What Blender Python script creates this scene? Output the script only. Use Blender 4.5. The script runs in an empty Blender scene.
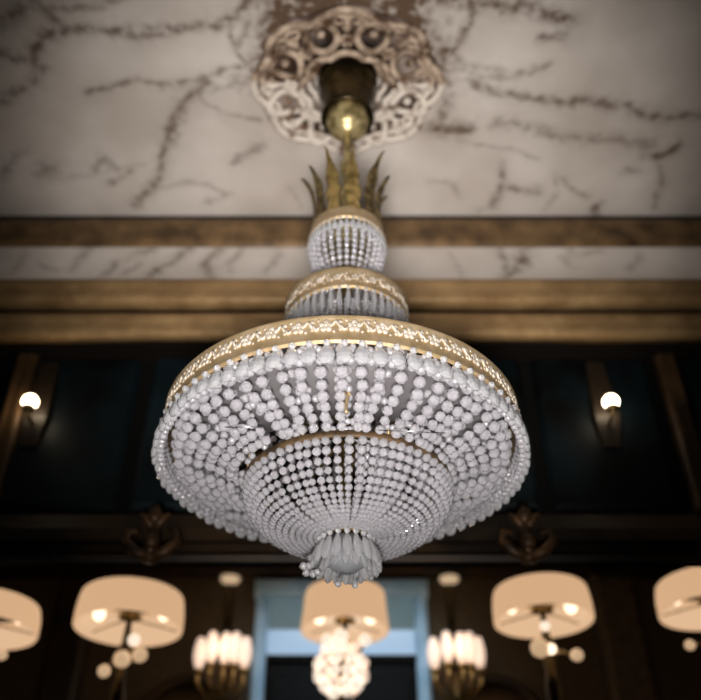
import bpy, math, random
from mathutils import Vector, noise
random.seed(7)
PI = math.pi
S = bpy.context.scene
COL = S.collection

# ---------------------------------------------------------------- camera
CZ = 1.30                      # eye height above the floor
F = 850.0                      # focal length in pixels of a 701 px wide frame
TH = math.radians(38.0)        # upward tilt
cam = bpy.data.cameras.new('camera')
cam.sensor_width = 36.0; cam.sensor_fit = 'HORIZONTAL'
cam.lens = F / 701.0 * 36.0
cam.clip_start = 0.05
cam.dof.use_dof = True
cam.dof.focus_distance = 2.10
cam.dof.aperture_fstop = 1.3
co = bpy.data.objects.new('camera', cam); COL.objects.link(co)
co.location = (0, 0, CZ)
co.rotation_euler = (PI / 2 + TH, 0, 0)
S.camera = co

# ---------------------------------------------------------------- world, lights, exposure
S.view_settings.view_transform = 'Standard'
S.view_settings.look = 'None'
S.view_settings.gamma = 1.0
S.view_settings.exposure = 0.0
S.view_settings.use_curve_mapping = False
w = bpy.data.worlds.new('world'); S.world = w; w.use_nodes = True
w.node_tree.nodes['Background'].inputs[0].default_value = (0.5, 0.48, 0.47, 1)
w.node_tree.nodes['Background'].inputs[1].default_value = 0.05

def area(name, loc, target, size, power, color, spread=180):
    l = bpy.data.lights.new(name, 'AREA'); l.shape = 'RECTANGLE'
    l.size, l.size_y = size; l.energy = power; l.color = color; l.spread = math.radians(spread)
    o = bpy.data.objects.new(name, l); COL.objects.link(o); o.location = loc
    o.rotation_euler = (Vector(target) - Vector(loc)).to_track_quat('-Z', 'Y').to_euler()
    return o
# the uplight, an unseen spot added low behind the viewer to wash chandelier and ceiling
sl = bpy.data.lights.new('added_uplight', 'SPOT'); sl.energy = 900; sl.color = (1.0, 0.955, 0.915); sl.spot_size = math.radians(42); sl.spot_blend = 1.0; sl.shadow_soft_size = .30
so = bpy.data.objects.new('added_uplight', sl); COL.objects.link(so); so.location = (-0.05, -0.55, 0.55)
so.rotation_euler = (Vector((0.02, 2.05, 3.45)) - so.location).to_track_quat('-Z', 'Y').to_euler()
area('door_fill_light', (0, 4.25, CZ+2.2), (0, 5.0, CZ+1.4), (.9, .25), 2.2, (.62, .82, 1.0), 70)  # unseen cool light added above the lintel to tint the door frame
area('fill_light', (-1.2, -1.6, 1.6), (-0.03, 2.0, 2.9), (1.6, 1.2), 1.5, (0.92, 0.96, 1.0), 110)  # unseen soft fill added behind the viewer, no window there

# ---------------------------------------------------------------- pixel helpers
def ray(px, py):
    u = (px - 350.5) / F; v = (350.0 - py) / F
    return Vector((u, math.cos(TH) - v * math.sin(TH), math.sin(TH) + v * math.cos(TH)))
def at(px, py, d):
    r = ray(px, py); r = r * (d / r.y); return Vector((r.x, r.y, r.z + CZ))
def at_z(px, py, z):
    r = ray(px, py); r = r * ((z - CZ) / r.z); return Vector((r.x, r.y, z))

# ---------------------------------------------------------------- mesh builder
class MB:
    def __init__(s): s.v = []; s.f = []; s.m = []; s.cur = 0
    def add(s, vs, fs):
        n = len(s.v); s.v += [tuple(p) for p in vs]
        s.f += [tuple(i + n for i in q) for q in fs]; s.m += [s.cur] * len(fs)
    def box(s, a, b):
        x0, y0, z0 = a; x1, y1, z1 = b
        s.add([(x0,y0,z0),(x1,y0,z0),(x1,y1,z0),(x0,y1,z0),(x0,y0,z1),(x1,y0,z1),(x1,y1,z1),(x0,y1,z1)],
              [(0,3,2,1),(4,5,6,7),(0,1,5,4),(1,2,6,5),(2,3,7,6),(3,0,4,7)])
    def bevel_box(s, a, b, c):
        x0, y0, z0 = a; x1, y1, z1 = b      # chamfered on the face towards -y
        s.add([(x0,y1,z0),(x1,y1,z0),(x1,y1,z1),(x0,y1,z1),(x0,y0+c,z0),(x1,y0+c,z0),(x1,y0+c,z1),(x0,y0+c,z1),
               (x0+c,y0,z0+c),(x1-c,y0,z0+c),(x1-c,y0,z1-c),(x0+c,y0,z1-c)],
              [(3,2,1,0),(0,1,5,4),(1,2,6,5),(2,3,7,6),(3,0,4,7),(4,5,9,8),(5,6,10,9),(6,7,11,10),(7,4,8,11),(8,9,10,11)])
    def lathe(s, prof, n=48, c=(0,0,0), closed=False, ripple=None, sq=1.0, rot=0.0, axis=None):
        vs = []; m = len(prof)
        for i in range(n):
            a = 2 * PI * i / n
            for j, (r, z) in enumerate(prof):
                rr = r * (ripple(a, j) if ripple else 1)
                x = rr * math.cos(a); y = rr * math.sin(a) * sq
                x, y = x * math.cos(rot) - y * math.sin(rot), x * math.sin(rot) + y * math.cos(rot)
                p = Vector((x, y, z))
                if axis: p = axis @ p
                vs.append(p + Vector(c))
        fs = []
        for i in range(n):
            k = (i + 1) % n
            for j in range(m if closed else m - 1):
                l = (j + 1) % m
                fs.append((i*m+j, k*m+j, k*m+l, i*m+l))
        if not closed:
            if prof[0][0] > 1e-5: fs.append(tuple(i*m for i in range(n))[::-1])
            if prof[-1][0] > 1e-5: fs.append(tuple(i*m+m-1 for i in range(n)))
        s.add(vs, fs)
    def shell(s, prof, n=48, c=(0,0,0), t=0.004, ripple=None):
        """open ring with wall thickness t: profile outer then back inner"""
        s.lathe(list(prof) + [(r - t, z) for r, z in reversed(prof)], n, c, closed=True, ripple=ripple)
    def ball(s, c, r, n=8, m=6, sx=1, sy=1, sz=1, rot=0.0):
        c = Vector(c); vs = [c + Vector((0, 0, -r*sz))]
        for j in range(1, m):
            t = -PI/2 + PI * j / m
            for i in range(n):
                a = 2*PI*i/n
                x = r*sx*math.cos(t)*math.cos(a); y = r*sy*math.cos(t)*math.sin(a)
                vs.append(c + Vector((x*math.cos(rot)-y*math.sin(rot), x*math.sin(rot)+y*math.cos(rot), r*sz*math.sin(t))))
        vs.append(c + Vector((0, 0, r*sz)))
        fs = [(0, 1+(i+1) % n, 1+i) for i in range(n)]
        for j in range(m-2):
            b = 1+j*n
            for i in range(n):
                k = (i+1) % n; fs.append((b+i, b+k, b+n+k, b+n+i))
        b = 1+(m-2)*n; T = len(vs)-1
        fs += [(b+i, b+(i+1) % n, T) for i in range(n)]
        s.add(vs, fs)
    def tube(s, pts, rad, n=8, closed=False, flat=1.0):
        pts = [Vector(p) for p in pts]; m = len(pts)
        if not hasattr(rad, '__len__'): rad = [rad]*m
        vs = []; up = None
        for i, p in enumerate(pts):
            if closed: d = pts[(i+1) % m]-pts[i-1]
            else: d = pts[min(i+1, m-1)]-pts[max(i-1, 0)]
            d.normalize()
            if up is None:
                up = d.orthogonal().normalized()
                if abs(d.z) < .9: up = (Vector((0,0,1)) - d*d.z).normalized()
            up = (up - d*up.dot(d)).normalized(); sd = d.cross(up)
            for k in range(n):
                a = 2*PI*k/n
                vs.append(p + up*math.cos(a)*rad[i]*flat + sd*math.sin(a)*rad[i])
        fs = []
        for i in range(m if closed else m-1):
            j = (i+1) % m
            for k in range(n):
                l = (k+1) % n; fs.append((i*n+k, i*n+l, j*n+l, j*n+k))
        if not closed: fs += [tuple(range(n))[::-1], tuple((m-1)*n+k for k in range(n))]
        s.add(vs, fs)
    def prism_x(s, prof, x0, x1):
        """closed (y,z) outline run along x"""
        m = len(prof)
        s.add([(x0,y,z) for y,z in prof]+[(x1,y,z) for y,z in prof],
              [tuple(range(m)), tuple(range(2*m-1, m-1, -1))]+[(i, m+i, m+(i+1) % m, (i+1) % m) for i in range(m)])
    def build(s, name, mats, parent=None, smooth=True, origin=(0,0,0)):
        o_ = Vector(origin)
        me = bpy.data.meshes.new(name)
        me.from_pydata([tuple(Vector(p)-o_) for p in s.v] if o_.length else s.v, [], s.f)
        if not isinstance(mats, (list, tuple)): mats = [mats]
        for m in mats: me.materials.append(m)
        if len(mats) > 1: me.polygons.foreach_set('material_index', s.m)
        if smooth: me.polygons.foreach_set('use_smooth', [True]*len(me.polygons))
        me.update()
        o = bpy.data.objects.new(name, me); COL.objects.link(o)
        if parent is not None: o.parent = parent
        else: o.location = o_
        return o
def empty(name, loc, label=None, cat=None, group=None, rz=0):
    o = bpy.data.objects.new(name, None); COL.objects.link(o); o.location = loc; o.rotation_euler = (0,0,rz)
    o.empty_display_size = .1
    if label: tag(o, label, cat, group)
    return o
def tag(o, label=None, cat=None, group=None, kind=None):
    if label: o['label'] = label
    if cat: o['category'] = cat
    if group: o['group'] = group
    if kind: o['kind'] = kind
    return o
def struct(name, mb, mat, smooth=False, parent=None):
    o = mb.build(name, mat, parent, smooth)
    if parent is None: o['kind'] = 'structure'
    return o

# ---------------------------------------------------------------- materials
def mat(name, col, rough=.5, metal=0.0, **kw):
    m = bpy.data.materials.new(name); m.use_nodes = True
    b = m.node_tree.nodes['Principled BSDF']
    b.inputs['Base Color'].default_value = (*col, 1)
    b.inputs['Roughness'].default_value = rough
    b.inputs['Metallic'].default_value = metal
    for k, v in kw.items(): b.inputs[k.replace('_', ' ')].default_value = v
    return m
def mottled(name, c1, c2, scale, rough, metal=0.0, bump=.0, lo=.4, hi=.6, detail=5, bscale=None, coord='Object', **kw):
    m = mat(name, c1, rough, metal, **kw); nt = m.node_tree; b = nt.nodes['Principled BSDF']
    tc = nt.nodes.new('ShaderNodeTexCoord'); nz = nt.nodes.new('ShaderNodeTexNoise')
    nz.inputs['Scale'].default_value = scale; nz.inputs['Detail'].default_value = detail
    nt.links.new(tc.outputs[coord], nz.inputs['Vector'])
    r = nt.nodes.new('ShaderNodeValToRGB')
    r.color_ramp.elements[0].position = lo; r.color_ramp.elements[1].position = hi
    r.color_ramp.elements[0].color = (*c1, 1); r.color_ramp.elements[1].color = (*c2, 1)
    nt.links.new(nz.outputs['Fac'], r.inputs['Fac']); nt.links.new(r.outputs['Color'], b.inputs['Base Color'])
    if bump:
        n2 = nt.nodes.new('ShaderNodeTexNoise'); n2.inputs['Scale'].default_value = bscale or scale*3
        nt.links.new(tc.outputs[coord], n2.inputs['Vector'])
        bp = nt.nodes.new('ShaderNodeBump'); bp.inputs['Strength'].default_value = bump; bp.inputs['Distance'].default_value = .01
        nt.links.new(n2.outputs['Fac'], bp.inputs['Height']); nt.links.new(bp.outputs['Normal'], b.inputs['Normal'])
    return m
def glow(name, col, strength, base=(.8,.7,.6), rough=.5):
    m = mat(name, base, rough); b = m.node_tree.nodes['Principled BSDF']
    b.inputs['Emission Color'].default_value = (*col, 1); b.inputs['Emission Strength'].default_value = strength
    return m

def crystal_mat(name, tint, trans, rough):
    return mottled(name, tint, tuple(min(1, c*1.15) for c in tint), 60, rough, 0, lo=.3, hi=.7, Transmission_Weight=trans, IOR=1.5, Specular_IOR_Level=.9, Coat_Weight=1.0, Coat_Roughness=.03, Coat_IOR=2.3)
CRYSTAL = crystal_mat('cut_crystal', (.80,.78,.82), .62, .05)
CRYSTAL_DROP = crystal_mat('cut_crystal_drop', (.92,.92,.97), .62, .04)
GILT = mottled('gilt_brass', (.50,.36,.19), (.62,.46,.28), 30, .45, .6, bump=.15, bscale=120)
GILT_PALE = mottled('pale_gilt_relief', (.50,.42,.33), (.72,.64,.54), 60, .5, .3)
GILT_DULL = mottled('aged_brass', (.25,.16,.06), (.50,.35,.14), 25, .38, .9, bump=.2, bscale=70)
LEAF_LIT = mottled('lit_leaf_gold', (.34,.23,.07), (.72,.52,.20), 30, .3, .8)
LEAF_DARK = mottled('dim_brass', (.10,.07,.03), (.32,.23,.10), 30, .4, .7)
BRASS_DARK = mottled('dark_bronze', (.035,.025,.012), (.12,.085,.035), 14, .30, .85)
BRASS_CUP = mottled('worn_gold_cup', (.26,.20,.08), (.62,.50,.25), 22, .38, .6, bump=.5, bscale=45)
WIRE = mat('silver_wire', (.8,.8,.8), .25, 1.0)
PLASTER = mottled('aged_plaster', (.18,.10,.052), (.66,.58,.50), 16, .7, 0, bump=.3, lo=.34, hi=.46)
PLASTER_SHADED = mottled('shaded_plaster', (.09,.045,.02), (.50,.38,.28), 14, .65, 0, bump=.3, lo=.38, hi=.62)  # darker plaster copy, shade of the rosette's near side in its colour
GOLD_PAINT = mottled('gold_painted_moulding', (.22,.12,.045), (.50,.32,.145), 9, .5, .25, bump=.5, bscale=60, lo=.2, hi=.8)
GOLD_AGED = mottled('aged_gold_moulding', (.06,.032,.012), (.22,.13,.055), 9, .55, .2, bump=.5, bscale=60, lo=.3, hi=.65)
PILASTER = mottled('brown_gilt_pilaster', (.03,.016,.006), (.11,.06,.024), 5, .55, .2)
DARK_GAP = mat('shade_dark_recess', (.006,.004,.003), .9, 0, Specular_IOR_Level=.1)  # near-black colour stands in for the shade in the cornice gaps
LACQUER = mottled('dark_teal_lacquer', (.0008,.0012,.0016), (.006,.016,.020), 2.6, .5, 0, Specular_IOR_Level=.25, lo=.45, hi=.75)
BLACK = mat('black_joinery', (.003,.0028,.0025), .7, 0, Specular_IOR_Level=.15)
LEDGE = mottled('brown_gilt_ledge', (.012,.007,.003), (.05,.026,.010), 4, .55, .2)
WALLPAPER = mottled('ochre_wallcovering', (.05,.034,.017), (.085,.06,.03), 40, .8)
BLUE_PAINT = mottled('pale_blue_paint', (.34,.55,.72), (.46,.66,.82), 7, .5)
SHADE = glow('lit_cream_shade', (1.0,.615,.345), .66, (.15,.12,.09), .9)
SHADE_IN = glow('lit_shade_lining', (1.0,.65,.39), .70, (.15,.12,.09), .9)
BULB = glow('lit_bulb', (1.0,.78,.55), 2.2)
GLOBE = glow('lit_frosted_globe', (1.0,.84,.68), .95)
PETAL = glow('lit_candle_glass', (1.0,.72,.56), .80)
CREAM_GLASS = glow('cream_glass_knob', (1.0,.66,.38), .55)
HOTBULB = glow('bright_bulb', (1.0,.80,.55), 12.0)

# marble: vein and rosette shade amount stored on the mesh, colour made in the shader
def marble_mat():
    m = mat('veined_marble', (.6,.56,.53), .45); nt = m.node_tree; b = nt.nodes['Principled BSDF']
    at_ = nt.nodes.new('ShaderNodeAttribute'); at_.attribute_name = 'vein'  # vein amount together with the rosette's painted shade
    geo = nt.nodes.new('ShaderNodeNewGeometry')
    nz = nt.nodes.new('ShaderNodeTexNoise'); nz.inputs['Scale'].default_value = 2.4; nz.inputs['Detail'].default_value = 8
    nt.links.new(geo.outputs['Position'], nz.inputs['Vector'])
    r = nt.nodes.new('ShaderNodeValToRGB')
    r.color_ramp.elements[0].position = .35; r.color_ramp.elements[1].position = .7
    r.color_ramp.elements[0].color = (.52,.455,.40,1); r.color_ramp.elements[1].color = (.70,.635,.575,1)
    nt.links.new(nz.outputs['Fac'], r.inputs['Fac'])
    n2 = nt.nodes.new('ShaderNodeTexNoise'); n2.inputs['Scale'].default_value = 26; n2.inputs['Detail'].default_value = 6
    nt.links.new(geo.outputs['Position'], n2.inputs['Vector'])
    mr = nt.nodes.new('ShaderNodeMapRange'); mr.inputs['From Min'].default_value = .3; mr.inputs['From Max'].default_value = .62
    mr.inputs['To Min'].default_value = .25; mr.inputs['To Max'].default_value = 1.1
    nt.links.new(n2.outputs['Fac'], mr.inputs['Value'])
    mu = nt.nodes.new('ShaderNodeMath'); mu.operation = 'MULTIPLY'; mu.use_clamp = True
    nt.links.new(at_.outputs['Fac'], mu.inputs[0]); nt.links.new(mr.outputs['Result'], mu.inputs[1])
    mx = nt.nodes.new('ShaderNodeMix'); mx.data_type = 'RGBA'
    nt.links.new(mu.outputs[0], mx.inputs['Factor']); nt.links.new(r.outputs['Color'], mx.inputs['A'])
    mx.inputs['B'].default_value = (.11,.068,.042,1)
    nt.links.new(mx.outputs['Result'], b.inputs['Base Color'])
    return m
MARBLE = marble_mat()

# ---------------------------------------------------------------- room shell
ZC = CZ + 3.0            # ceiling
YB = 2.80                # where the ceiling meets the cornice
XW = 3.4
YF = -3.2
YR = 5.05                # wall of the room beyond the lintel
D = 2.05; CX = -0.012    # chandelier axis

# strokes of the marble, given in the ceiling plane through the points where the photo shows them
VEINS = [
 ([(0,48),(18,58),(30,62),(36,45),(48,32),(72,28),(110,34),(150,30),(200,27),(228,22),(245,8),(262,-4)], .013, .85),
 ([(0,24),(20,12),(38,2)], .016, .7), ([(38,2),(52,18),(62,26)], .012, .7), ([(50,6),(100,4),(140,-4)], .010, .6),
 ([(0,100),(14,92),(28,88),(34,78),(42,66)], .012, .7),
 ([(88,90),(112,84),(140,81),(162,88),(186,80),(212,76),(240,68)], .008, .7),
 ([(206,82),(190,92),(178,103),(172,118),(168,140),(162,165),(150,188),(138,204)], .012, .8),
 ([(190,92),(205,104),(228,112),(262,122)], .006, .5), ([(186,84),(212,90),(244,82)], .007, .5),
 ([(228,22),(236,42),(250,66),(262,100),(272,124),(300,142)], .007, .7), ([(262,0),(250,22),(238,46)], .010, .6),
 ([(92,172),(104,160),(112,168)], .010, .6), ([(112,182),(126,172)], .010, .6), ([(240,166),(252,154),(262,146)], .009, .6),
 ([(0,178),(12,158),(24,148)], .010, .6), ([(60,178),(100,172),(140,162)], .008, .3), ([(150,190),(190,182),(228,192)], .008, .4),
 ([(206,204),(222,192)], .010, .5), ([(40,172),(46,168)], .02, .6), ([(168,118),(180,120),(184,104)], .006, .5),
 ([(436,74),(446,54),(460,40),(472,24),(484,10)], .013, .9), ([(440,-4),(480,6),(520,6),(540,12),(566,18)], .018, .9),
 ([(484,10),(500,-4)], .012, .7), ([(536,40),(548,38),(560,36)], .012, .8),
 ([(440,60),(462,70),(480,76),(510,74),(548,66)], .008, .6), ([(462,66),(478,70),(500,70)], .012, .4),
 ([(470,84),(510,92),(540,98),(560,102),(590,104),(630,110),(660,116),(701,116)], .012, .8),
 ([(500,124),(540,130),(570,138),(600,138),(650,142)], .015, .6),
 ([(430,132),(470,140),(500,150),(540,158)], .005, .45), ([(430,124),(450,126),(470,128)], .016, .95),
 ([(496,206),(506,184),(500,168)], .010, .8), ([(506,184),(522,190),(536,194)], .010, .7),
 ([(560,180),(574,190),(586,194)], .008, .6), ([(596,212),(600,204)], .012, .9), ([(654,152),(664,154),(674,148)], .014, .9),
 ([(658,210),(662,180),(660,150),(654,140)], .008, .55), ([(630,170),(640,172)], .012, .5), ([(460,196),(452,184),(430,180)], .008, .5),
 ([(540,210),(556,192),(552,176)], .007, .4), ([(476,210),(490,206),(496,194)], .006, .4),
 ([(440,66),(446,80),(450,98),(440,118)], .012, .7), ([(300,206),(296,196),(288,188)], .006, .4),
]
segs = []
for pl, wd, am in VEINS:
    p3 = [at_z(x, y, ZC) for x, y in pl]
    for a, b in zip(p3, p3[1:]): segs.append((a.x, a.y, b.x, b.y, wd, am))
def vein_amount(x, y, seglist, n3=0.0):
    wx = x + .035*noise.noise(Vector((x*5, y*5, n3))) + .012*noise.noise(Vector((x*22, y*22, 5+n3)))
    wy = y + .035*noise.noise(Vector((x*5+40, y*5, n3))) + .012*noise.noise(Vector((x*22+40, y*22, 5+n3)))
    best = 0.0
    for ax, ay, bx, by, wd, am in seglist:
        if wx < min(ax, bx)-.1 or wx > max(ax, bx)+.1 or wy < min(ay, by)-.1 or wy > max(ay, by)+.1: continue
        dx, dy = bx-ax, by-ay; L = dx*dx+dy*dy+1e-9
        t = max(0, min(1, ((wx-ax)*dx+(wy-ay)*dy)/L))
        dd = math.hypot(wx-ax-t*dx, wy-ay-t*dy)/(wd*1.45)
        v = .8*am*math.exp(-dd*dd*.55)
        v += .18*am*math.exp(-dd*dd*.06)
        if v > best: best = v
    return best
def ridge(x, y, k=0.0):
    n = noise.noise(Vector((x*2.1+3, y*3.3-2, k))) + .4*noise.noise(Vector((x*6, y*8, k+3)))
    return max(0, 1-abs(n)*26)*.5*max(0, min(1, noise.noise(Vector((x*1.2, y*1.2, k+9)))*3+.4))

def marble_sheet(name, P, nu, nv, amount):
    """grid surface P(u,v) carrying the vein pattern"""
    vs = [P(i/nu, j/nv) for j in range(nv+1) for i in range(nu+1)]
    fs = [(j*(nu+1)+i, j*(nu+1)+i+1, (j+1)*(nu+1)+i+1, (j+1)*(nu+1)+i) for j in range(nv) for i in range(nu)]
    me = bpy.data.meshes.new(name); me.from_pydata([tuple(v) for v in vs], [], fs)
    at_ = me.attributes.new('vein', 'FLOAT', 'POINT')
    at_.data.foreach_set('value', [amount(v) for v in vs])
    me.materials.append(MARBLE); me.polygons.foreach_set('use_smooth', [True]*len(fs)); me.update()
    o = bpy.data.objects.new(name, me); COL.objects.link(o); o['kind'] = 'structure'
    return o
def ceil_amount(p):
    x, y, _ = p
    if y < 1.45 or abs(x) > 2.2: v = ridge(x, y)
    else: v = vein_amount(x, y, segs)
    # the rosette's shadow painted into the marble around it, heaviest towards the viewer
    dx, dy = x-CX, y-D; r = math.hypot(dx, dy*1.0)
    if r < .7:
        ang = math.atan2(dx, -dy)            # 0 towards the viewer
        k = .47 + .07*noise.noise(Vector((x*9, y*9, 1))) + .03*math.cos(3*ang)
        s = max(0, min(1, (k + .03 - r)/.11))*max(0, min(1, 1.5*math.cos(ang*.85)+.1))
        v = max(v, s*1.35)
    return v
# the ceiling: fine grid in the part near the chandelier, coarse elsewhere
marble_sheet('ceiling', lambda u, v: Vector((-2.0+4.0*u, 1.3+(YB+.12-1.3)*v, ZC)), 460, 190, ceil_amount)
c = MB(); c.box((-XW, YF, ZC), (XW, 1.3, ZC+.06)); c.box((-XW, 1.3, ZC), (-2.0, YB+.12, ZC+.06)); c.box((2.0, 1.3, ZC), (XW, YB+.12, ZC+.06))
struct('ceiling_border', c, mat('plain_ceiling', (.55,.51,.48), .6))
c = MB(); c.box((-2.0, 1.3, ZC+.01), (2.0, YB+.12, ZC+.07)); struct('ceiling_slab', c, DARK_GAP)

f_ = MB(); f_.box((-XW-.1, YF-.1, -.1), (XW+.1, YR+.2, 0)); struct('floor', f_, mottled('dark_carpet', (.05,.03,.02), (.09,.05,.03), 12, .9))
wl = MB(); wl.box((-XW-.1, YF, 0), (-XW, YR, ZC+.06)); struct('wall_left', wl, WALLPAPER)
wr = MB(); wr.box((XW, YF, 0), (XW+.1, YR, ZC+.06)); struct('wall_right', wr, WALLPAPER)
wf = MB(); wf.box((-XW, YF-.1, 0), (XW, YF, ZC+.06)); struct('wall_front', wf, WALLPAPER)

def zr(py, d): return at(350.5, py, d).z
# cornice: dark gap, gold ogee, marble frieze, two gold bands with a dark groove
def ogee(mb, y0, z0, y1, z1, bulge, x0=-XW, x1=XW, n=10, back=3.2, lift=0.0):
    pts = []
    for i in range(n+1):
        t = i/n; y = y0+(y1-y0)*t; z = z0+(z1-z0)*t
        k = math.sin(PI*t)*bulge + .35*bulge*math.sin(3*PI*t)
        pts.append((y-k*.8, z-k*.35))
    pts += [(back, z1+lift), (back, z0)]
    mb.prism_x(pts[::-1], x0, x1)
zA, zB = zr(219, YB), zr(245, YB-.02)
zCt, zD = zr(279, YB-.06), zr(302, YB-.08)
zE, zF = zr(313, YB-.08), zr(336, YB-.08)
g = MB(); g.box((-XW, YB, zA-.004), (XW, 3.2, ZC+.02)); struct('trim_1', g, DARK_GAP)
g = MB(); ogee(g, YB-.002, zA, YB-.005, zB, .030); struct('trim_2', g, GOLD_AGED, True)
fr_segs = []
FV = [([(150,246),(110,262),(96,280)],.012,.7), ([(182,246),(168,262),(150,280)],.014,.8), ([(215,246),(205,262),(215,280)],.014,.75),
      ([(88,246),(72,268)],.01,.5), ([(40,262),(60,270)],.01,.4), ([(240,248),(228,262),(232,270)],.009,.6), ([(140,262),(120,275)],.01,.5),
      ([(532,246),(522,262),(506,278)],.013,.85), ([(506,246),(512,262),(504,280)],.010,.7), ([(576,248),(566,262)],.009,.5),
      ([(640,250),(628,270)],.01,.45), ([(600,246),(560,256)],.007,.4), ([(280,250),(268,270)],.008,.5), ([(20,250),(8,275)],.01,.4), ([(450,250),(462,276)],.007,.35)]
for pl, wd, am in FV:
    p3 = [at(x, y, YB-.03) for x, y in pl]
    for a, b in zip(p3, p3[1:]): fr_segs.append((a.x, a.z, b.x, b.z, wd, am))
marble_sheet('trim_3', lambda u, v: Vector((-2.0+4.0*u, YB-.005-.05*v*v, zB+.01+(zCt-zB-.02)*v)), 300, 24,
             lambda p: vein_amount(p[0], p[2], fr_segs, 2.0))
g = MB(); g.box((-XW, YB+.004, zCt), (XW, 3.2, zB)); struct('trim_4', g, DARK_GAP)
g = MB(); ogee(g, YB-.06, zCt, YB-.08, zD, .024, back=YB); struct('trim_5', g, GOLD_PAINT, True)
g = MB(); g.box((-XW, YB-.025, zF+.03), (XW, 3.2, zD+.01)); struct('trim_6', g, DARK_GAP)
g = MB(); ogee(g, YB-.08, zE, YB-.08, zF, .022, lift=.01, back=YB-.02); struct('trim_7', g, GOLD_PAINT, True)

# upper wall with dark lacquer panels, above the lintel
YW = 2.95
zL0, zL1 = zr(562, YW-.05), zr(518, YW)
g = MB(); g.box((-XW, YW, zL0+.02), (XW, YW+.04, zF+.22)); struct('wall_back', g, BLACK)
def px_x(px, py, d): return at(px, py, d).x
pan = [(-330, -60), (-34, 132), (142, 340), (348, 530), (538, 662), (700, 1000)]
for i, (a, b) in enumerate(pan):
    g = MB(); x0, x1 = px_x(a, 430, YW), px_x(b, 430, YW)
    g.bevel_box((x0+.008, YW-.03, zL1+.03), (x1-.008, YW+.01, zF+.12), .02)
    struct('trim_%d' % (8+i), g, LACQUER)
# gilded pilaster strips
for i, (px, wd) in enumerate(((10, .042), (682, .042))):
    x = px_x(px, 420, YW-.05)
    g = MB(); g.bevel_box((x-wd, YW-.07, zL1), (x+wd, YW-.02, zF+.15), .012)
    for k in (-.5, .5): g.box((x+k*wd-.006, YW-.078, zL1+.04), (x+k*wd+.006, YW-.068, zF+.1))
    struct('trim_%d' % (14+i), g, PILASTER)
# lintel ledge with stepped mouldings
g = MB()
zm = zr(540, YW-.06)
g.prism_x([(YW+.02, zL1), (YW-.03, zL1), (YW-.09, zr(528, YW-.09)), (YW-.09, zr(540, YW-.09)), (YW-.03, zr(545, YW-.03)), (YW-.03, zr(552, YW-.03)),
           (YW-.06, zr(555, YW-.06)), (YW-.05, zL0-.0), (YW+.02, zL0+.03)], -XW, XW)
struct('trim_16', g, LEDGE)
# the room beyond: wall, ceiling
zT = zF+.1
g = MB(); g.box((-XW, YR, 0), (XW, YR+.12, zT+.1)); struct('wall_far', g, WALLPAPER)
g = MB(); g.box((-XW, YW+.04, zT), (XW, YR, zT+.08)); struct('ceiling_beyond', g, BLACK)
# far cornice line and corner pilasters
g = MB(); zz = zr(575, YR-.06); ogee(g, YR-.04, zz+.07, YR-.02, zz, .03, back=YR); struct('trim_17', g, LEDGE, True)
for i, (px, wd) in enumerate(((626, .13), (66, .11))):
    x = px_x(px, 640, YR-.1); g = MB(); g.bevel_box((x-wd, YR-.10, 0), (x+wd, YR, zz), .03); struct('trim_%d' % (18+i), g, mottled('brown_pilaster', (.05,.033,.018), (.085,.058,.03), 20, .7) if i == 0 else LEDGE)

# ---------------------------------------------------------------- door with transom
def door():
    y = YR
    xl0, xr0 = px_x(257, 590, y-.05), px_x(426, 590, y-.05)
    zt = zr(579, y-.05); zi = zr(597, y-.03); zb = zr(656, y-.02); jw = .078
    fr = MB()
    for a, b in ((xl0, xl0+jw), (xr0-jw, xr0)):
        fr.bevel_box((a, y-.06, 0), (b, y, zt-.02), .015)
        fr.box((a+.025, y-.068, .1), (b-.025, y-.05, zt-.1))
    fr.bevel_box((xl0-.012, y-.075, zi), (xr0+.012, y, zt), .02)
    d = fr.build('door_1', BLUE_PAINT, None, False); d['kind'] = 'structure'
    leaf = MB(); leaf.box((xl0+jw, y-.02, 0), (xr0-jw, y, zb-.02))
    mid = (xl0+xr0)/2
    for a, b in ((xl0+jw+.03, mid-.02), (mid+.02, xr0-jw-.03)):
        leaf.bevel_box((a, y-.035, .15), (b, y-.02, zb-.12), .012)
    leaf.build('door_leaf', BLACK, d, False)
    rail = MB(); rail.box((xl0+jw, y-.045, zb-.035), (xr0-jw, y, zb)); rail.build('transom_bar', BLACK, d, False)
    knob = MB(); knob.ball((mid+.05, y-.07, 1.05), .028, 12, 8); knob.tube([(mid+.05, y-.07, 1.05), (mid+.05, y-.02, 1.05)], .01); knob.build('door_knob', GILT, d)
    # daylight glass, grey blind rolled down over its upper half
    zs = zr(629, y-.02)
    blind = MB(); blind.box((xl0+jw, y-.03, zs), (xr0-jw, y-.012, zi))
    for k in range(9):
        z = zs+(zi-zs)*k/9; blind.tube([(xl0+jw, y-.032, z), (xr0-jw, y-.032, z)], .006, 6)
    blind.build('roller_blind', glow('backlit_teal_blind', (.15,.22,.24), .5, (.10,.14,.15), .8), d)
    pane = MB(); pane.box((xl0+jw, y-.012, zb), (xr0-jw, y-.004, zi))
    pane.build('transom_pane', glow('daylight_pane', (.33,.46,.62), .85, (.2,.25,.3), .15), d, False)
door()

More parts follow.
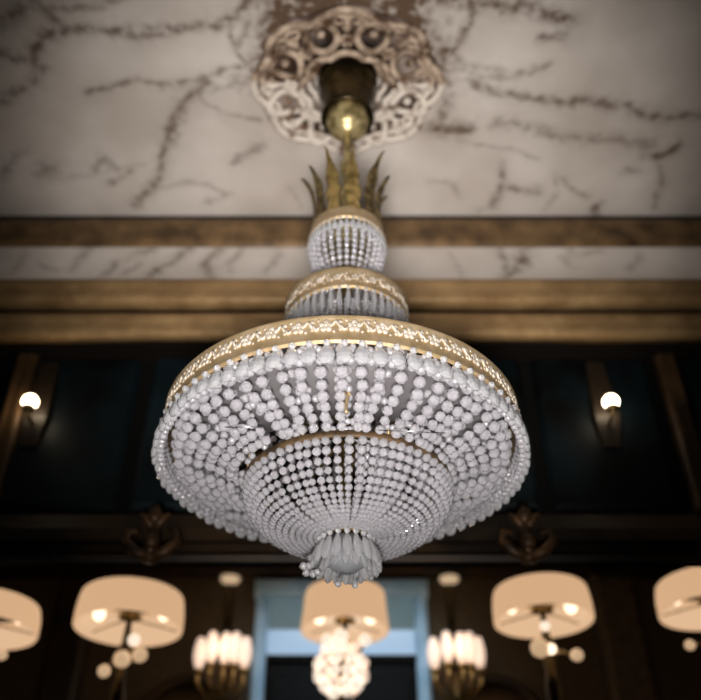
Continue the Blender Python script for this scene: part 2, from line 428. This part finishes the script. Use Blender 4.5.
# ---------------------------------------------------------------- ceiling rosette
def rosette():
    r0 = empty('ceiling_rosette', (CX, D, ZC), 'pierced plaster rosette with shade-darkened near scrolls around the dark canopy on the ceiling', 'ceiling rose')
    r0.scale = (1.02, .89, 1)
    N = 8; off = PI/8
    def ring(R, amp, sharp, z, rad, n=128, flat=.9, ph=0.0):
        pts = []
        for i in range(n):
            a = 2*PI*i/n
            k = abs(math.cos((a+ph)*N/2))**sharp
            rr = R*(1-amp+amp*k)
            pts.append((rr*math.cos(a), rr*math.sin(a), z))
        m = MB(); m.tube(pts, rad, 10, True, flat)
        m.m = [1 if math.sin(2*PI*(q//10)/n) < -.05 else 0 for q in range(len(m.f))]      # shade on the viewer's side is put into a browner plaster
        return m
    back = MB(); back.lathe([(.135, -.002), (.30, -.004), (.365, -.012), (.37, -.001)], 64, closed=True, ripple=lambda a, j: 1-.05*(1-abs(math.cos(a*N/2))))
    back.build('backing_plate', mottled('dark_plaster_ground', (.05,.024,.012), (.40,.32,.27), 6, .8, lo=.45, hi=.68), r0)  # mottled dark brown ground behind the pierced scrolls
    o = ring(.372, .12, 1.2, -.045, .017, ph=0); m2 = ring(.335, .10, 1.2, -.03, .010); k1 = o.m+m2.m; o.add(m2.v, m2.f); o.m = k1; o.build('outer_moulding', [PLASTER, PLASTER_SHADED], r0)
    o = ring(.185, .12, 1.0, -.065, .015, ph=0); m2 = ring(.150, .08, .8, -.03, .012); k1 = o.m+m2.m; o.add(m2.v, m2.f); o.m = k1; o.build('inner_moulding', [PLASTER, PLASTER_SHADED], r0)
    for k in range(N):
        a0 = 2*PI*k/N + off
        m = MB(); pts = []; 
        for i in range(28):                      # oval loop with pointed outer end
            t = 2*PI*i/28
            x = .262+.070*math.cos(t)*(1+.10*math.cos(t)); y = .058*math.sin(t)*(1-.15*math.cos(t))
            z = -.040-.016*math.cos(t*2)
            pts.append((x*math.cos(a0)-y*math.sin(a0), x*math.sin(a0)+y*math.cos(a0), z))
        m.tube(pts, .0155, 8, True)
        for s in (-1, 1):                         # volutes either side
            q = []; rr = []
            for i in range(22):
                t = i/21*2.6*PI; R = .036*(1-i/26)
                x = .30+R*math.cos(t+PI); y = s*(.095+R*math.sin(t))*.98
                q.append((x*math.cos(a0)-y*math.sin(a0), x*math.sin(a0)+y*math.cos(a0), -.034-.006*math.sin(t))); rr.append(.012*(1-.5*i/21))
            m.tube(q, rr, 7)
        m.ball((.262*math.cos(a0), .262*math.sin(a0), -.022), .018, 8, 6)
        m.build('scroll', PLASTER_SHADED if math.sin(a0) < .1 else PLASTER, r0)
        a1 = a0+off; m = MB()
        for j in range(6):
            b = 2*PI*j/6; m.ball((.225*math.cos(a1)+.021*math.cos(b), .225*math.sin(a1)+.021*math.sin(b), -.040), .0135, 8, 5, sz=.7)
        m.ball((.225*math.cos(a1), .225*math.sin(a1), -.047), .011, 8, 5)
        m.tube([(.25*math.cos(a1), .25*math.sin(a1), -.03), (.30*math.cos(a1), .30*math.sin(a1), -.045), (.345*math.cos(a1), .345*math.sin(a1), -.03)], [.008, .016, .006], 8)
        m.build('flower', PLASTER_SHADED if math.sin(a1) < -.3 else PLASTER, r0)
rosette()

# ---------------------------------------------------------------- chandelier
ZB = CZ+.86
ch = empty('chandelier', (CX, D, ZB), 'large tiered crystal bead chandelier with gilded bands hanging from the ceiling', 'chandelier')
def L(z): return z-.86         # heights above the viewer's eye -> heights above the chandelier's lowest point

def relief_band(name, prof, n_rep, h0, h1, R, size):
    m = MB(); m.shell([(r, L(z)) for r, z in prof], 160, t=.006)
    m.cur = 1
    zc = L((h0+h1)/2); hh = (h1-h0)/2
    for k in range(n_rep):
        a = 2*PI*k/n_rep
        def P(da, dz, out): 
            b = a+da/R; return ((R+out)*math.cos(b), (R+out)*math.sin(b), zc+dz)
        for j in range(5):
            t = 2*PI*j/5+.3; m.ball(P(size*.33*math.cos(t), size*.33*math.sin(t), .001), size*.24, 7, 5, sx=.35, rot=a)
        m.ball(P(0, 0, .003), size*.14, 6, 4)
        half = PI*R/n_rep
        for s in (-1, 1):
            q = [P(s*(size*.45+half*.55*t), s*hh*.5*math.sin(t*PI*1.2), .001) for t in (0, .25, .5, .75, 1)]
            m.tube(q, [size*.06, size*.11, size*.13, size*.11, size*.05], 6)
        m.ball(P(half, hh*.45, .001), size*.20, 6, 4, sx=.35, rot=a); m.ball(P(half, -hh*.4, .001), size*.17, 6, 4, sx=.35, rot=a)
        m.ball(P(half*.55, -hh*.62, .001), size*.13, 6, 4, sx=.35, rot=a); m.ball(P(-half*.55, hh*.62, .001), size*.13, 6, 4, sx=.35, rot=a)
    return m.build(name, [GILT, GILT_PALE], ch)
main = relief_band('main_band', [(.490, 1.243), (.4955, 1.240), (.4975, 1.246), (.4945, 1.252), (.4945, 1.312), (.498, 1.317), (.495, 1.322), (.485, 1.324)], 46, 1.262, 1.316, .4945, .034)
second = relief_band('upper_band', [(.188, 1.692), (.193, 1.690), (.194, 1.696), (.191, 1.700), (.192, 1.755), (.196, 1.764), (.190, 1.772)], 22, 1.702, 1.760, .1915, .024)

def drop_mb(top, bot, wd, thick, ang, bead=.0, seg=8):
    """almond drop between two points in the (r,z) plane at angle ang, small bead on top"""
    m = MB(); (r0_, z0_), (r1_, z1_) = top, bot
    ax = Vector(((r1_-r0_), 0, (z1_-z0_))); ln = ax.length; ax.normalize()
    n = 7
    cs = []
    prof = [(0, 0), (.45, .08), (.80, .28), (1.0, .56), (.90, .79), (.55, .94), (0, 1.0)]
    q = Vector((0, 0, 1)).rotation_difference(ax)
    vs = []; fs = []
    for j, (pr, pt) in enumerate(prof):
        for i in range(seg):
            a = 2*PI*i/seg
            p = q @ Vector((pr*thick*math.cos(a), pr*wd*math.sin(a), pt*ln)) + Vector((r0_, 0, L(z0_)))
            vs.append((p.x*math.cos(ang)-p.y*math.sin(ang), p.x*math.sin(ang)+p.y*math.cos(ang), p.z))
    for j in range(len(prof)-1):
        for i in range(seg):
            k = (i+1) % seg; fs.append((j*seg+i, j*seg+k, (j+1)*seg+k, (j+1)*seg+i))
    m.add(vs, fs)
    if bead: m.ball((r0_*math.cos(ang), r0_*math.sin(ang), L(z0_)+bead*.9), bead, 7, 5)
    return m
def rot(a): return -PI/2+a       # angle 0 faces the viewer

def string_mb(path, ang, radf, sp, twist=0.0, jit=.0):
    """beads of radius radf(t) along an (r,z) polyline"""
    m = MB(); pts = [Vector((r, z)) for r, z in path]
    Ls = [0]
    for a, b in zip(pts, pts[1:]): Ls.append(Ls[-1]+(b-a).length)
    T = Ls[-1]; s = 0
    def P(s):
        for i in range(len(pts)-1):
            if s <= Ls[i+1] or i == len(pts)-2:
                t = (s-Ls[i])/(Ls[i+1]-Ls[i]); return pts[i].lerp(pts[i+1], t)
    wire = []
    while s < T:
        t = s/T; p = P(min(s, T)); r = radf(t)
        a = ang+twist*t+random.uniform(-jit, jit)
        c = (p.x*math.cos(a), p.x*math.sin(a), L(p.y)+random.uniform(-jit, jit)*.05)
        m.ball(c, r*random.uniform(.93, 1.05), 8, 6, sz=.92)
        wire.append(c); s += r*sp
    if len(wire) > 1: m.tube(wire, .0008, 3)
    return m
def curve(p0, p1, p2, n=12):
    return [((1-t)**2*p0[0]+2*t*(1-t)*p1[0]+t*t*p2[0], (1-t)**2*p0[1]+2*t*(1-t)*p1[1]+t*t*p2[1]) for t in [i/n for i in range(n+1)]]

# fringe of large almond drops under the main band
for k in range(76):
    a = rot(2*PI*k/76+.02)
    s = random.uniform(.94, 1.04)
    drop_mb((.500, 1.224), (.509+random.uniform(-.003, .003), 1.224-.054*s), .0205*s, .0110, a, .0095, 10).build('fringe_drop', CRYSTAL_DROP, main, False)
# small round beads closing the fringe just inside the band
m = MB()
for k in range(128):
    q = string_mb([(.488, 1.222), (.494, 1.172)], rot(2*PI*k/128), lambda t: .0105, 1.7, 0, .004); m.add(q.v, q.f)
for k in range(104):
    a = 2*PI*k/104; m.ball((.486*math.cos(a), .486*math.sin(a), L(1.232)), .009, 7, 5)
tag(m.build('bead_edging', CRYSTAL, main), kind='stuff')
# shallow dish of bead strings from the main band to the inner hoop
dish = [(.455, 1.222), (.452, 1.198), (.44, 1.178), (.40, 1.162), (.36, 1.150), (.32, 1.136), (.284, 1.122)]
for k in range(58):
    a = rot(2*PI*k/58)
    off = abs(((k/58*2*PI+PI) % (2*PI))-PI)
    jit = .012 if off < 2.3 else .02
    tw = random.choice((0, 0, 0, .03, -.03)) if off < .5 else random.uniform(-.09, .09)
    string_mb(dish, a+random.uniform(-.006, .006), lambda t: .0170-.0038*t, 2.08, tw, jit*.6).build('dish_bead_string', CRYSTAL, main, False)
# second loose layer of strings lying inside the dish, crossing the first
m = MB()
for k in range(64):
    a = rot(2*PI*k/64+.05)
    q = string_mb([(.445, 1.262), (.42, 1.215), (.36, 1.185), (.30, 1.16), (.27, 1.14)], a, lambda t: .0125-.003*t, 2.2, .28*math.sin(k*1.7), .01); m.add(q.v, q.f)
tag(m.build('inner_dish_beads', CRYSTAL, main), kind='stuff')
# tent of strings from the upper band down to the main band
m = MB()
for k in range(60):
    a = rot(2*PI*k/60)
    q = string_mb(curve((.165, 1.66), (.20, 1.42), (.465, 1.322), 14), a, lambda t: .0085+.003*t, 2.25, 0, .004); m.add(q.v, q.f)
tag(m.build('tent_beads', CRYSTAL, second), kind='stuff')
# drops under the upper band
for k in range(46):
    a = rot(2*PI*k/46+.03); s = random.uniform(.94, 1.04)
    drop_mb((.190, 1.682), (.190, 1.682-.078*s), .0128, .009, a, .007).build('upper_drop', CRYSTAL_DROP, second, False)

main.location.x = -.012
# inner hoop and the basket beneath it
hoop = MB(); hoop.shell([(.276, L(1.112)), (.284, L(1.112)), (.286, L(1.118)), (.284, L(1.130)), (.279, L(1.134))], 96, t=.006)
hoop = hoop.build('inner_hoop', mottled('dark_hoop_brass', (.05,.03,.015), (.14,.085,.04), 25, .6, .4), ch)  # inner hoop in a dark mottled brown brass
bowl = [(.063+.213*math.cos(t*PI/2)**.68, 1.108-.130*math.sin(t*PI/2)**1.15) for t in [i/16 for i in range(17)]]
for k in range(64):
    g_ = .018*math.sin(k*PI/4)      # strings bunch together in fours
    a = rot(2*PI*k/64+g_+.02)
    string_mb(bowl, a, lambda t: .0124-.0062*t, 2.1, random.uniform(-.03, .03), .004).build('basket_bead_string', CRYSTAL, hoop, False)
m = MB()
for k in range(36):
    q = string_mb([(r*.80, z+.040) for r, z in bowl], rot(2*PI*k/52), lambda t: .0112-.005*t, 2.15, .05*math.sin(k*2.3), .006); m.add(q.v, q.f)
tag(m.build('inner_basket_beads', CRYSTAL, hoop), kind='stuff')
liner = MB(); liner.lathe([(.448, L(1.270)), (.42, L(1.222)), (.36, L(1.192)), (.295, L(1.165)), (.295, L(1.169)), (.36, L(1.196)), (.42, L(1.226)), (.452, L(1.270))], 96, closed=True)  # grey sheet added inside the dish to lighten the gaps between beads
liner.build('grey_fill_liner', mat('grey_fill_liner', (.10,.092,.095), .55, 0, Transmission_Weight=.15), ch)
hoop.location.x = .005
# frame seen between the strings
fr = MB()
for k in range(8):
    a = rot(2*PI*k/8+PI/8)
    fr.tube([(.03*math.cos(a), .03*math.sin(a), L(1.30)), (.25*math.cos(a), .25*math.sin(a), L(1.30)), (.485*math.cos(a), .485*math.sin(a), L(1.27))], .004, 6)
    fr.tube([(.278*math.cos(a), .278*math.sin(a), L(1.125)), (.28*math.cos(a), .28*math.sin(a), L(1.30))], .003, 6)
fr.build('support_arms', GILT_DULL, ch)
cc = MB(); cc.lathe([(.0, .04), (.018, .05), (.022, .2), (.014, .28), (.03, .4), (.016, .5), (.014, .9), (.022, 1.05), (.014, 1.15), (.012, 1.3), (.0, 1.3)], 24)
cc.build('central_column', GILT_DULL, ch)
hk = MB(); p = at(346, 392, D-.36); p2 = at(347, 413, D-.37)
o3 = Vector((CX, D, ZB))
hk.tube([p-o3, p-o3+Vector((.004,0,-.008)), p2-o3+Vector((-.003,0,.01)), p2-o3], [.004, .006, .003, .005], 6); hk.ball(p-o3+Vector((-.006,0,-.004)), .007, 6, 5); hk.ball(p-o3+Vector((.007,0,-.006)), .006, 6, 5)
hk.build('brass_hook', GILT, ch)
for x0, x1, yy0, yy1 in ((225, 266, 427, 427), (378, 446, 430, 433)):
    wv = MB(); wv.tube([at(x0, yy0, D-.395)-o3, at(x1, yy1, D-.395)-o3], .0013, 5); wv.build('tie_wire', WIRE, ch)

# bottom ring with its tassel of pear drops
br = MB(); br.shell([(.058, L(.972)), (.066, L(.972)), (.067, L(.980)), (.062, L(.986))], 40, t=.006)
br = br.build('bottom_ring', GILT_DULL, ch)
for k in range(19):
    a = rot(2*PI*k/19+.05); s = random.uniform(.95, 1.03)
    drop_mb((.070, .960), (.094*s, .888), .0135, .010, a, .0085, 10).build('tassel_drop', CRYSTAL_DROP, br, False)
for k in range(14):
    a = rot(2*PI*k/14)
    drop_mb((.044, .950), (.066, .878), .0120, .009, a, .007).build('inner_tassel_drop', CRYSTAL_DROP, br, False)
m = MB(); m.lathe([(0, L(.885)), (.03, L(.890)), (.050, L(.905)), (.055, L(.93)), (.05, L(.97))], 16)
m.build('tassel_core', mat('frosted_core', (.30,.31,.33), .4), br)
for (px, py) in ((338, 584), (355, 585)):
    p = at(px, py, D-.03)-o3; m = MB(); m.ball(p, .0085, 8, 6); m.tube([p, p+Vector((0,0,.04))], .0012, 4); m.build('hanging_bead', CRYSTAL_DROP, br)
m = MB()
for dx, dy in ((309,566),(313,574),(306,573),(311,558),(318,572),(303,566)):
    m.ball(at(dx, dy, D-.02)-o3, .010, 8, 6)
m.tube([at(311,556,D-.02)-o3, at(308,576,D-.02)-o3], .0012, 4)
m.build('loose_bead_tuft', CRYSTAL, br)

# crown: collar, leaves, small globe of beads
cr = MB(); cr.shell([(.118, L(2.052)), (.131, L(2.052)), (.133, L(2.062)), (.129, L(2.070)), (.124, L(2.100)), (.126, L(2.108)), (.118, L(2.114))], 72, t=.006)
crown = cr.build('crown_collar', GILT, ch)
for k in range(40):
    a = rot(2*PI*k/40); drop_mb((.128, 2.046), (.129, 2.005), .0105, .007, a, .006).build('crown_drop', CRYSTAL_DROP, crown, False)
for k in range(28):
    a = rot(2*PI*k/28)
    string_mb([(.116, 2.03), (.120, 1.985), (.112, 1.94), (.094, 1.89), (.078, 1.85), (.075, 1.81), (.10, 1.775), (.180, 1.75)], a, lambda t: .0105-.0025*t, 2.15, 0, .004).build('crown_bead_string', CRYSTAL, crown)
def leaf_mb(a, tall, out, wid, lean=0.0):
    m = MB(); n = 10; vs = []; fs = []; W = 4
    for i in range(n+1):
        t = i/n
        r = .121+out*(t**2.4)-.012*math.sin(PI*t); z = 2.105+tall*t*(1-.07*t*t*t)
        wv = wid*(math.sin(PI*min(1, .18+t*.86))**.8)*(1+.22*math.sin(t*PI*7))
        if i == n: wv = .0012
        for j in range(-W, W+1):
            u = j/W; cup = -.35*wid*u*u+.10*wid*abs(math.sin(u*PI*1.5))
            x = r+cup; y = wv*u+lean*t*t; zz = z-abs(u)*.012*(1-t)
            vs.append((x, y, zz))
    K = 2*W+1; nn = len(vs)
    inner = [(x-.0035, y, z) for x, y, z in vs]
    allv = vs+inner
    for i in range(n):
        for j in range(K-1):
            q = (i*K+j, i*K+j+1, (i+1)*K+j+1, (i+1)*K+j); fs.append(q); fs.append(tuple(nn+v for v in q[::-1]))
        for j in (0, K-1):
            q = (i*K+j, (i+1)*K+j, nn+(i+1)*K+j, nn+i*K+j); fs.append(q)
    fs.append(tuple(n*K+j for j in range(K))+tuple(nn+n*K+j for j in reversed(range(K))))
    out_v = [(x*math.cos(a)-y*math.sin(a), x*math.sin(a)+y*math.cos(a), L(z)) for x, y, z in allv]
    m.add(out_v, fs); 
    rib = []
    for i in range(n+1):
        t = i/n; r = .121+out*(t**2.4)-.012*math.sin(PI*t)+.003; z = 2.105+tall*t*(1-.07*t*t*t); y = lean*t*t
        rib.append((r*math.cos(a)-y*math.sin(a), r*math.sin(a)+y*math.cos(a), L(z)))
    m.tube(rib, [.004*(1-.8*i/n) for i in range(n+1)], 5)
    return m
for k in range(10):
    a = rot(2*PI*(k+.5)/10-.12)
    leaf_mb(a, (.31, .33, .29)[k % 3]+random.uniform(-.01, .01), .034+.016*(k % 2), .026, random.uniform(-.012, .012)).build('crown_leaf', LEAF_LIT if k in (0, 9) else LEAF_DARK, crown)  # front pair coloured as lit leaves, the others darker as shaded ones
st = MB()
st.lathe([(0, L(2.08)), (.10, L(2.085)), (.105, L(2.10)), (.05, L(2.115)), (.03, L(2.14)), (.022, L(2.20)), (.030, L(2.25)), (.034, L(2.28)), (.020, L(2.32)), (.016, L(2.38)), (.026, L(2.42)), (.028, L(2.46)), (.016, L(2.50)), (.012, L(2.55)), (.011, L(2.70)), (0, L(2.70))], 28)
st.build('stem', BRASS_CUP, ch)
cup = MB(); cup.lathe([(0, L(2.650)), (.022, L(2.648)), (.030, L(2.656)), (.052, L(2.664)), (.072, L(2.686)), (.081, L(2.715)), (.082, L(2.745)), (.076, L(2.762)), (.06, L(2.77)), (0, L(2.77))], 40, ripple=lambda a, j: 1+.018*math.cos(a*10))
cup.build('canopy_cup', BRASS_CUP, ch)
cn = MB(); cn.lathe([(0, L(2.745)), (.092, L(2.740)), (.102, L(2.738)), (.104, L(2.748)), (.098, L(2.76)), (.108, L(2.86)), (.112, L(2.90)), (.121, L(2.93)), (.122, L(2.995)), (0, L(2.995))], 56)
cn.build('canopy', BRASS_DARK, ch)

# ---------------------------------------------------------------- glowing globes in place of lights reflected in the dark panels
def panel_reflection(px, py, label, lean):
    p = at(px, py, YW-.13)
    e = empty('reflection_globe', (p.x, YW-.03, p.z), label, 'reflected light')
    q = at(px, 362, YW-.04).z-p.z; q2 = at(px, 446, YW-.04).z-p.z
    b = MB(); b.add([(-.036,0,q),(.036,0,q),(.036,-.012,q),(-.036,-.012,q),(-.06,0,-.02),(.06,0,-.02),(.05,-.03,-.02),(-.05,-.03,-.02),(-.04,0,q2),(.04,0,q2),(.03,-.012,q2),(-.03,-.012,q2)],
          [(0,1,2,3),(3,2,6,7),(2,1,5,6),(0,3,7,4),(7,6,10,11),(6,5,9,10),(4,7,11,8),(11,10,9,8),(1,0,4,5),(5,4,8,9)])
    b.build('backplate', mat('dark_backplate', (.02,.012,.006), .5), e, False)
    a = MB(); a.tube([(0,-.02,-.05),(0,-.07,-.055),(0,-.10,-.04)], .008, 8); a.lathe([(.0,-.045),(.022,-.04),(.026,-.025),(.0,-.02)], 16, (0,-.10,0)); a.build('arm', GILT_DULL, e)
    g_ = MB(); g_.ball((0,-.10,0), .032, 20, 14); g_.build('bulb', HOTBULB, e)
panel_reflection(30, 402, 'small glowing globe in place of a reflected light on dark panel at left of the chandelier', 0)
panel_reflection(611, 402, 'small glowing globe in place of a reflected light on dark panel at right of the chandelier', 0)

# gilded leaf ornaments on the lintel
def ornament(px, label):
    p = at(px, 556, YW-.13)
    e = empty('lintel_ornament', p, label, 'ornament')
    z1 = at(px, 505, YW-.13).z-p.z
    m = MB()
    for s in (-1, 1):
        m.tube([(0, 0, .0), (s*.05, -.01, .01), (s*.09, -.01, .05), (s*.085, -.01, .09), (s*.05, -.01, .085)], [.02, .022, .02, .015, .01], 8)
        m.tube([(0, 0, .10), (s*.03, -.01, z1*.7), (s*.055, -.01, z1*.8)], [.016, .018, .006], 8)
    m.tube([(0, .01, -.02), (0, 0, z1*.5), (0, 0, z1)], [.03, .022, .006], 10)
    m.ball((0, -.012, .05), .032, 12, 8)
    m.ball((0, -.012, z1*.75), .028, 12, 8, sz=1.3)
    m.tube([(0, .0, .03), (0, .06, .03)], .02, 8)
    m.build('leaf_scroll', mottled('antique_gilt', (.04,.02,.008), (.13,.065,.025), 16, .5, .4), e)
ornament(150, 'gilded leaf scroll ornament on the dark ledge left of the chandelier')
ornament(529, 'gilded leaf scroll ornament on the dark ledge right of the chandelier')

# ---------------------------------------------------------------- drum shade lamps
def lamp(pxc, wpx, ytop, ybot, d, label, knobs, post=True, flare=0.0):
    c = at(pxc, (ytop+ybot)/2, d); dep = Vector((0, math.cos(TH), math.sin(TH))).dot(c-Vector((0,0,CZ)))
    R = wpx/2/F*dep
    zt = at(pxc, ytop, d-R).z; zb = at(pxc, ybot, d-R).z
    e = empty('floor_lamp', (c.x, d, 0), label, 'lamp')
    sh = MB(); h = zt-zb
    prof = [(R*(1+flare), zb), (R*(1+flare)*1.01, zb+.008), (R*1.005, zb+h*.5), (R*(1-.02), zt-.03), (R*.955, zt-.006), (R*.93, zt)]
    sh.lathe(prof + [(r-.008, z) for r, z in reversed(prof)], 64, closed=True)
    shade = sh.build('lamp_shade', SHADE, e)
    ln = MB(); ln.lathe([(R*(1+flare)-.010, zb+.004), (R-.012, zt-.02), (R-.016, zt-.02), (R*(1+flare)-.014, zb+.004)], 64, closed=True); ln.build('shade_lining', SHADE_IN, shade)
    sp = MB()
    for k in range(3):
        a = 2*PI*k/3+.5; sp.tube([(0,0,zb+.05), ((R-.012)*math.cos(a), (R-.012)*math.sin(a), zb+.03)], .004, 5)
    sp.lathe([(0, zb+.045), (.05, zb+.05), (.06, zb+.06), (0, zb+.075)], 20)
    sp.build('shade_carrier', GILT_DULL, e)
    for k in range(2):
        a = PI*k; b = MB(); b.ball((R*.62*math.cos(a), R*.1, zb+.085), .030, 12, 8, sz=1.2)
        b.build('bulb', BULB, e)
    if post:
        ps = MB()
        ps.lathe([(0, 0), (.17, 0), (.175, .02), (.15, .035), (.06, .06), (.03, .10), (.022, .4), (.035, .46), (.022, .52), (.018, zb-.55), (.034, zb-.48), (.036, zb-.30), (.022, zb-.24), (.03, zb-.16), (.045, zb-.12), (.02, zb-.07), (.012, zb+.05), (0, zb+.05)], 28)
        ps.build('post', BRASS_DARK, e)
    for i, (kx, ky, kr, bright) in enumerate(knobs):
        p = at(kx, ky, d-.10) - Vector((c.x, d, 0)); r = kr/F*dep
        k = MB(); k.ball(p, r, 14, 10, sz=.95)
        k.build('glass_knob', BULB if bright == 2 else GLOBE if bright else CREAM_GLASS, e)
        k = MB(); k.tube([(0, 0, zb-.14), (p.x*.5, p.y*.6, zb-.16), (p.x, p.y+.01, p.z-r*.5)], [.014, .010, .008], 7); k.build('arm', LEAF_DARK, e)
    l = bpy.data.lights.new('lamp_glow', 'POINT'); l.energy = 1.2; l.color = (1, .68, .40); l.shadow_soft_size = .08
    lo = bpy.data.objects.new('lamp_glow', l); COL.objects.link(lo); lo.parent = e; lo.location = (0, 0, zb-.16)
    return e, R, zb, zt
lamp(134, 104, 575, 609, 4.0, 'drum shade floor lamp with cream knobs, between the left edge lamp and blue door', [(104,671,6,0),(122,659,8,0),(140,655,7,0),(134,640,6,1)])
lamp(539, 96, 571, 603, 4.0, 'drum shade floor lamp right of the blue door, with a tiny bright bulb under it', [(540,648,9,0),(551,649,5,2),(577,655,6,0),(545,626,5,1)])
lamp(-10, 106, 584, 612, 3.9, 'drum shade floor lamp cut off by the left edge of the picture', [(2,655,5,0)], True)
lamp(704, 102, 562, 592, 3.9, 'drum shade floor lamp cut off by the right edge of the picture', [(690,645,5,0)], True)

# the lamp in front of the door with its cluster of lit glass
kn = []
e, R, zb, zt = lamp(345, 82, 576, 616, 4.4, 'drum shade lamp with a cluster of lit glass balls before the blue door', [(341,636,7,1),(327,640,6,1),(365,640,6,1)], True, .05)
cl = []
for ring, (yy, n, rx) in enumerate(((652, 9, 16), (664, 12, 22), (676, 12, 22), (686, 10, 16), (693, 5, 8))):
    pc = at(341, yy, 4.4)
    for k in range(n):
        a = 2*PI*k/n+ring*.4; rr = rx/F*4.6
        m = MB(); q = Vector((pc.x-e.location.x+rr*math.cos(a), rr*math.sin(a), pc.z)); m.ball(q, .026, 10, 8, sz=1.1)
        m.build('glass_ball', GLOBE if (k+ring) % 4 else PETAL, e)

# ---------------------------------------------------------------- candle sconces on the far wall
def sconce(pxc, label):
    d = YR-.14; p = at(pxc, 650, d)
    e = empty('wall_sconce', (p.x, YR, p.z), label, 'wall sconce')
    zt = at(pxc, 583, YR-.04).z-p.z
    m = MB(); m.lathe([(0, -.01), (.02, -.012), (.055, 0), (.06, .02), (.03, .03), (0, .03)], 24, (0, -.07, zt)); m.build('top_knob', glow('lit_knob', (1,.72,.45), .42), e)
    m = MB(); m.tube([(0, -.02, zt), (0, -.02, -.35)], .020, 8); m.lathe([(0,-.40), (.05,-.34), (.06,-.25), (.03,-.15), (.02, -.1), (0,-.05)], 16, (0,-.03,0)); m.tube([(0,-.07,zt),(0,0,zt)], .014, 6); m.build('stem', BRASS_DARK, e)
    for k, dx in enumerate((-21, -9, 4, 13, 22)):
        x = dx/F*5.15; yy = -.13-.05*math.cos(dx/12); zz = (-.01, .01, 0, .01, -.005)[k]
        c = MB(); c.lathe([(0, -.095), (.020, -.085), (.034, -.04), (.037, .01), (.028, .06), (.018, .085), (0, .09)], 14, (x, yy, zz)); c.build('candle_glass', PETAL, e)
        c = MB(); c.tube([(0, -.03, -.28), (x*.6, yy*.8, -.25), (x, yy, -.18), (x, yy, zz-.085)], .010, 7); c.lathe([(0, -.12), (.03, -.105), (.02, -.09), (0, -.088)], 12, (x, yy, zz)); c.build('arm', GILT_DULL, e)
    l = bpy.data.lights.new('sconce_glow', 'POINT'); l.energy = 1.2; l.color = (1, .72, .48); l.shadow_soft_size = .08
    lo = bpy.data.objects.new('sconce_glow', l); COL.objects.link(lo); lo.parent = e; lo.location = (0, -.32, 0)
sconce(222, 'candle sconce with lit glasses on the wall left of the blue door')
sconce(456, 'candle sconce with lit glasses on the wall right of the blue door')

# arched gilt mirrors below the sconces
def mirror(pxc, label):
    x = px_x(pxc, 690, YR-.03); zt = at(pxc, 676, YR-.03).z
    e = empty('arched_mirror', (x, YR, zt-1.6), label, 'mirror')
    W = .30; top = 1.6; pts = [(-W, -.03, 0)]+[(-W, -.03, top-.35)]+[(-W*math.cos(t), -.03, top-.35+.33*math.sin(t)) for t in [i/12*PI for i in range(1, 12)]]+[(W, -.03, top-.35), (W, -.03, 0)]
    m = MB(); m.tube(pts, .032, 8, True); m.build('frame', LEDGE, e)
    m = MB(); q = [(p_[0], p_[2]) for p_ in pts]; n = len(q)
    m.add([(a, -.025, b) for a, b in q]+[(a, -.002, b) for a, b in q], [tuple(range(n)), tuple(range(2*n-1, n-1, -1))]+[(i, n+i, n+(i+1) % n, (i+1) % n) for i in range(n)])
    m.build('glass', mat('smoked_mirror_glass', (.05,.035,.02), .2, .8), e, False)
mirror(190, 'arched gilt mirror under the left candle sconce')
mirror(492, 'arched gilt mirror under the right candle sconce')

GROUPS = {'floor_lamp': 'drum shade lamps in a row below the chandelier', 'wall_sconce': 'candle sconces either side of the blue door', 'reflection_globe': 'globes in place of lights reflected in the dark panels',
          'lintel_ornament': 'gilded ornaments on the dark ledge', 'arched_mirror': 'arched mirrors below the sconces'}
for o in COL.objects:
    if o.parent is None and o.name.split('.')[0] in GROUPS: o['group'] = GROUPS[o.name.split('.')[0]]
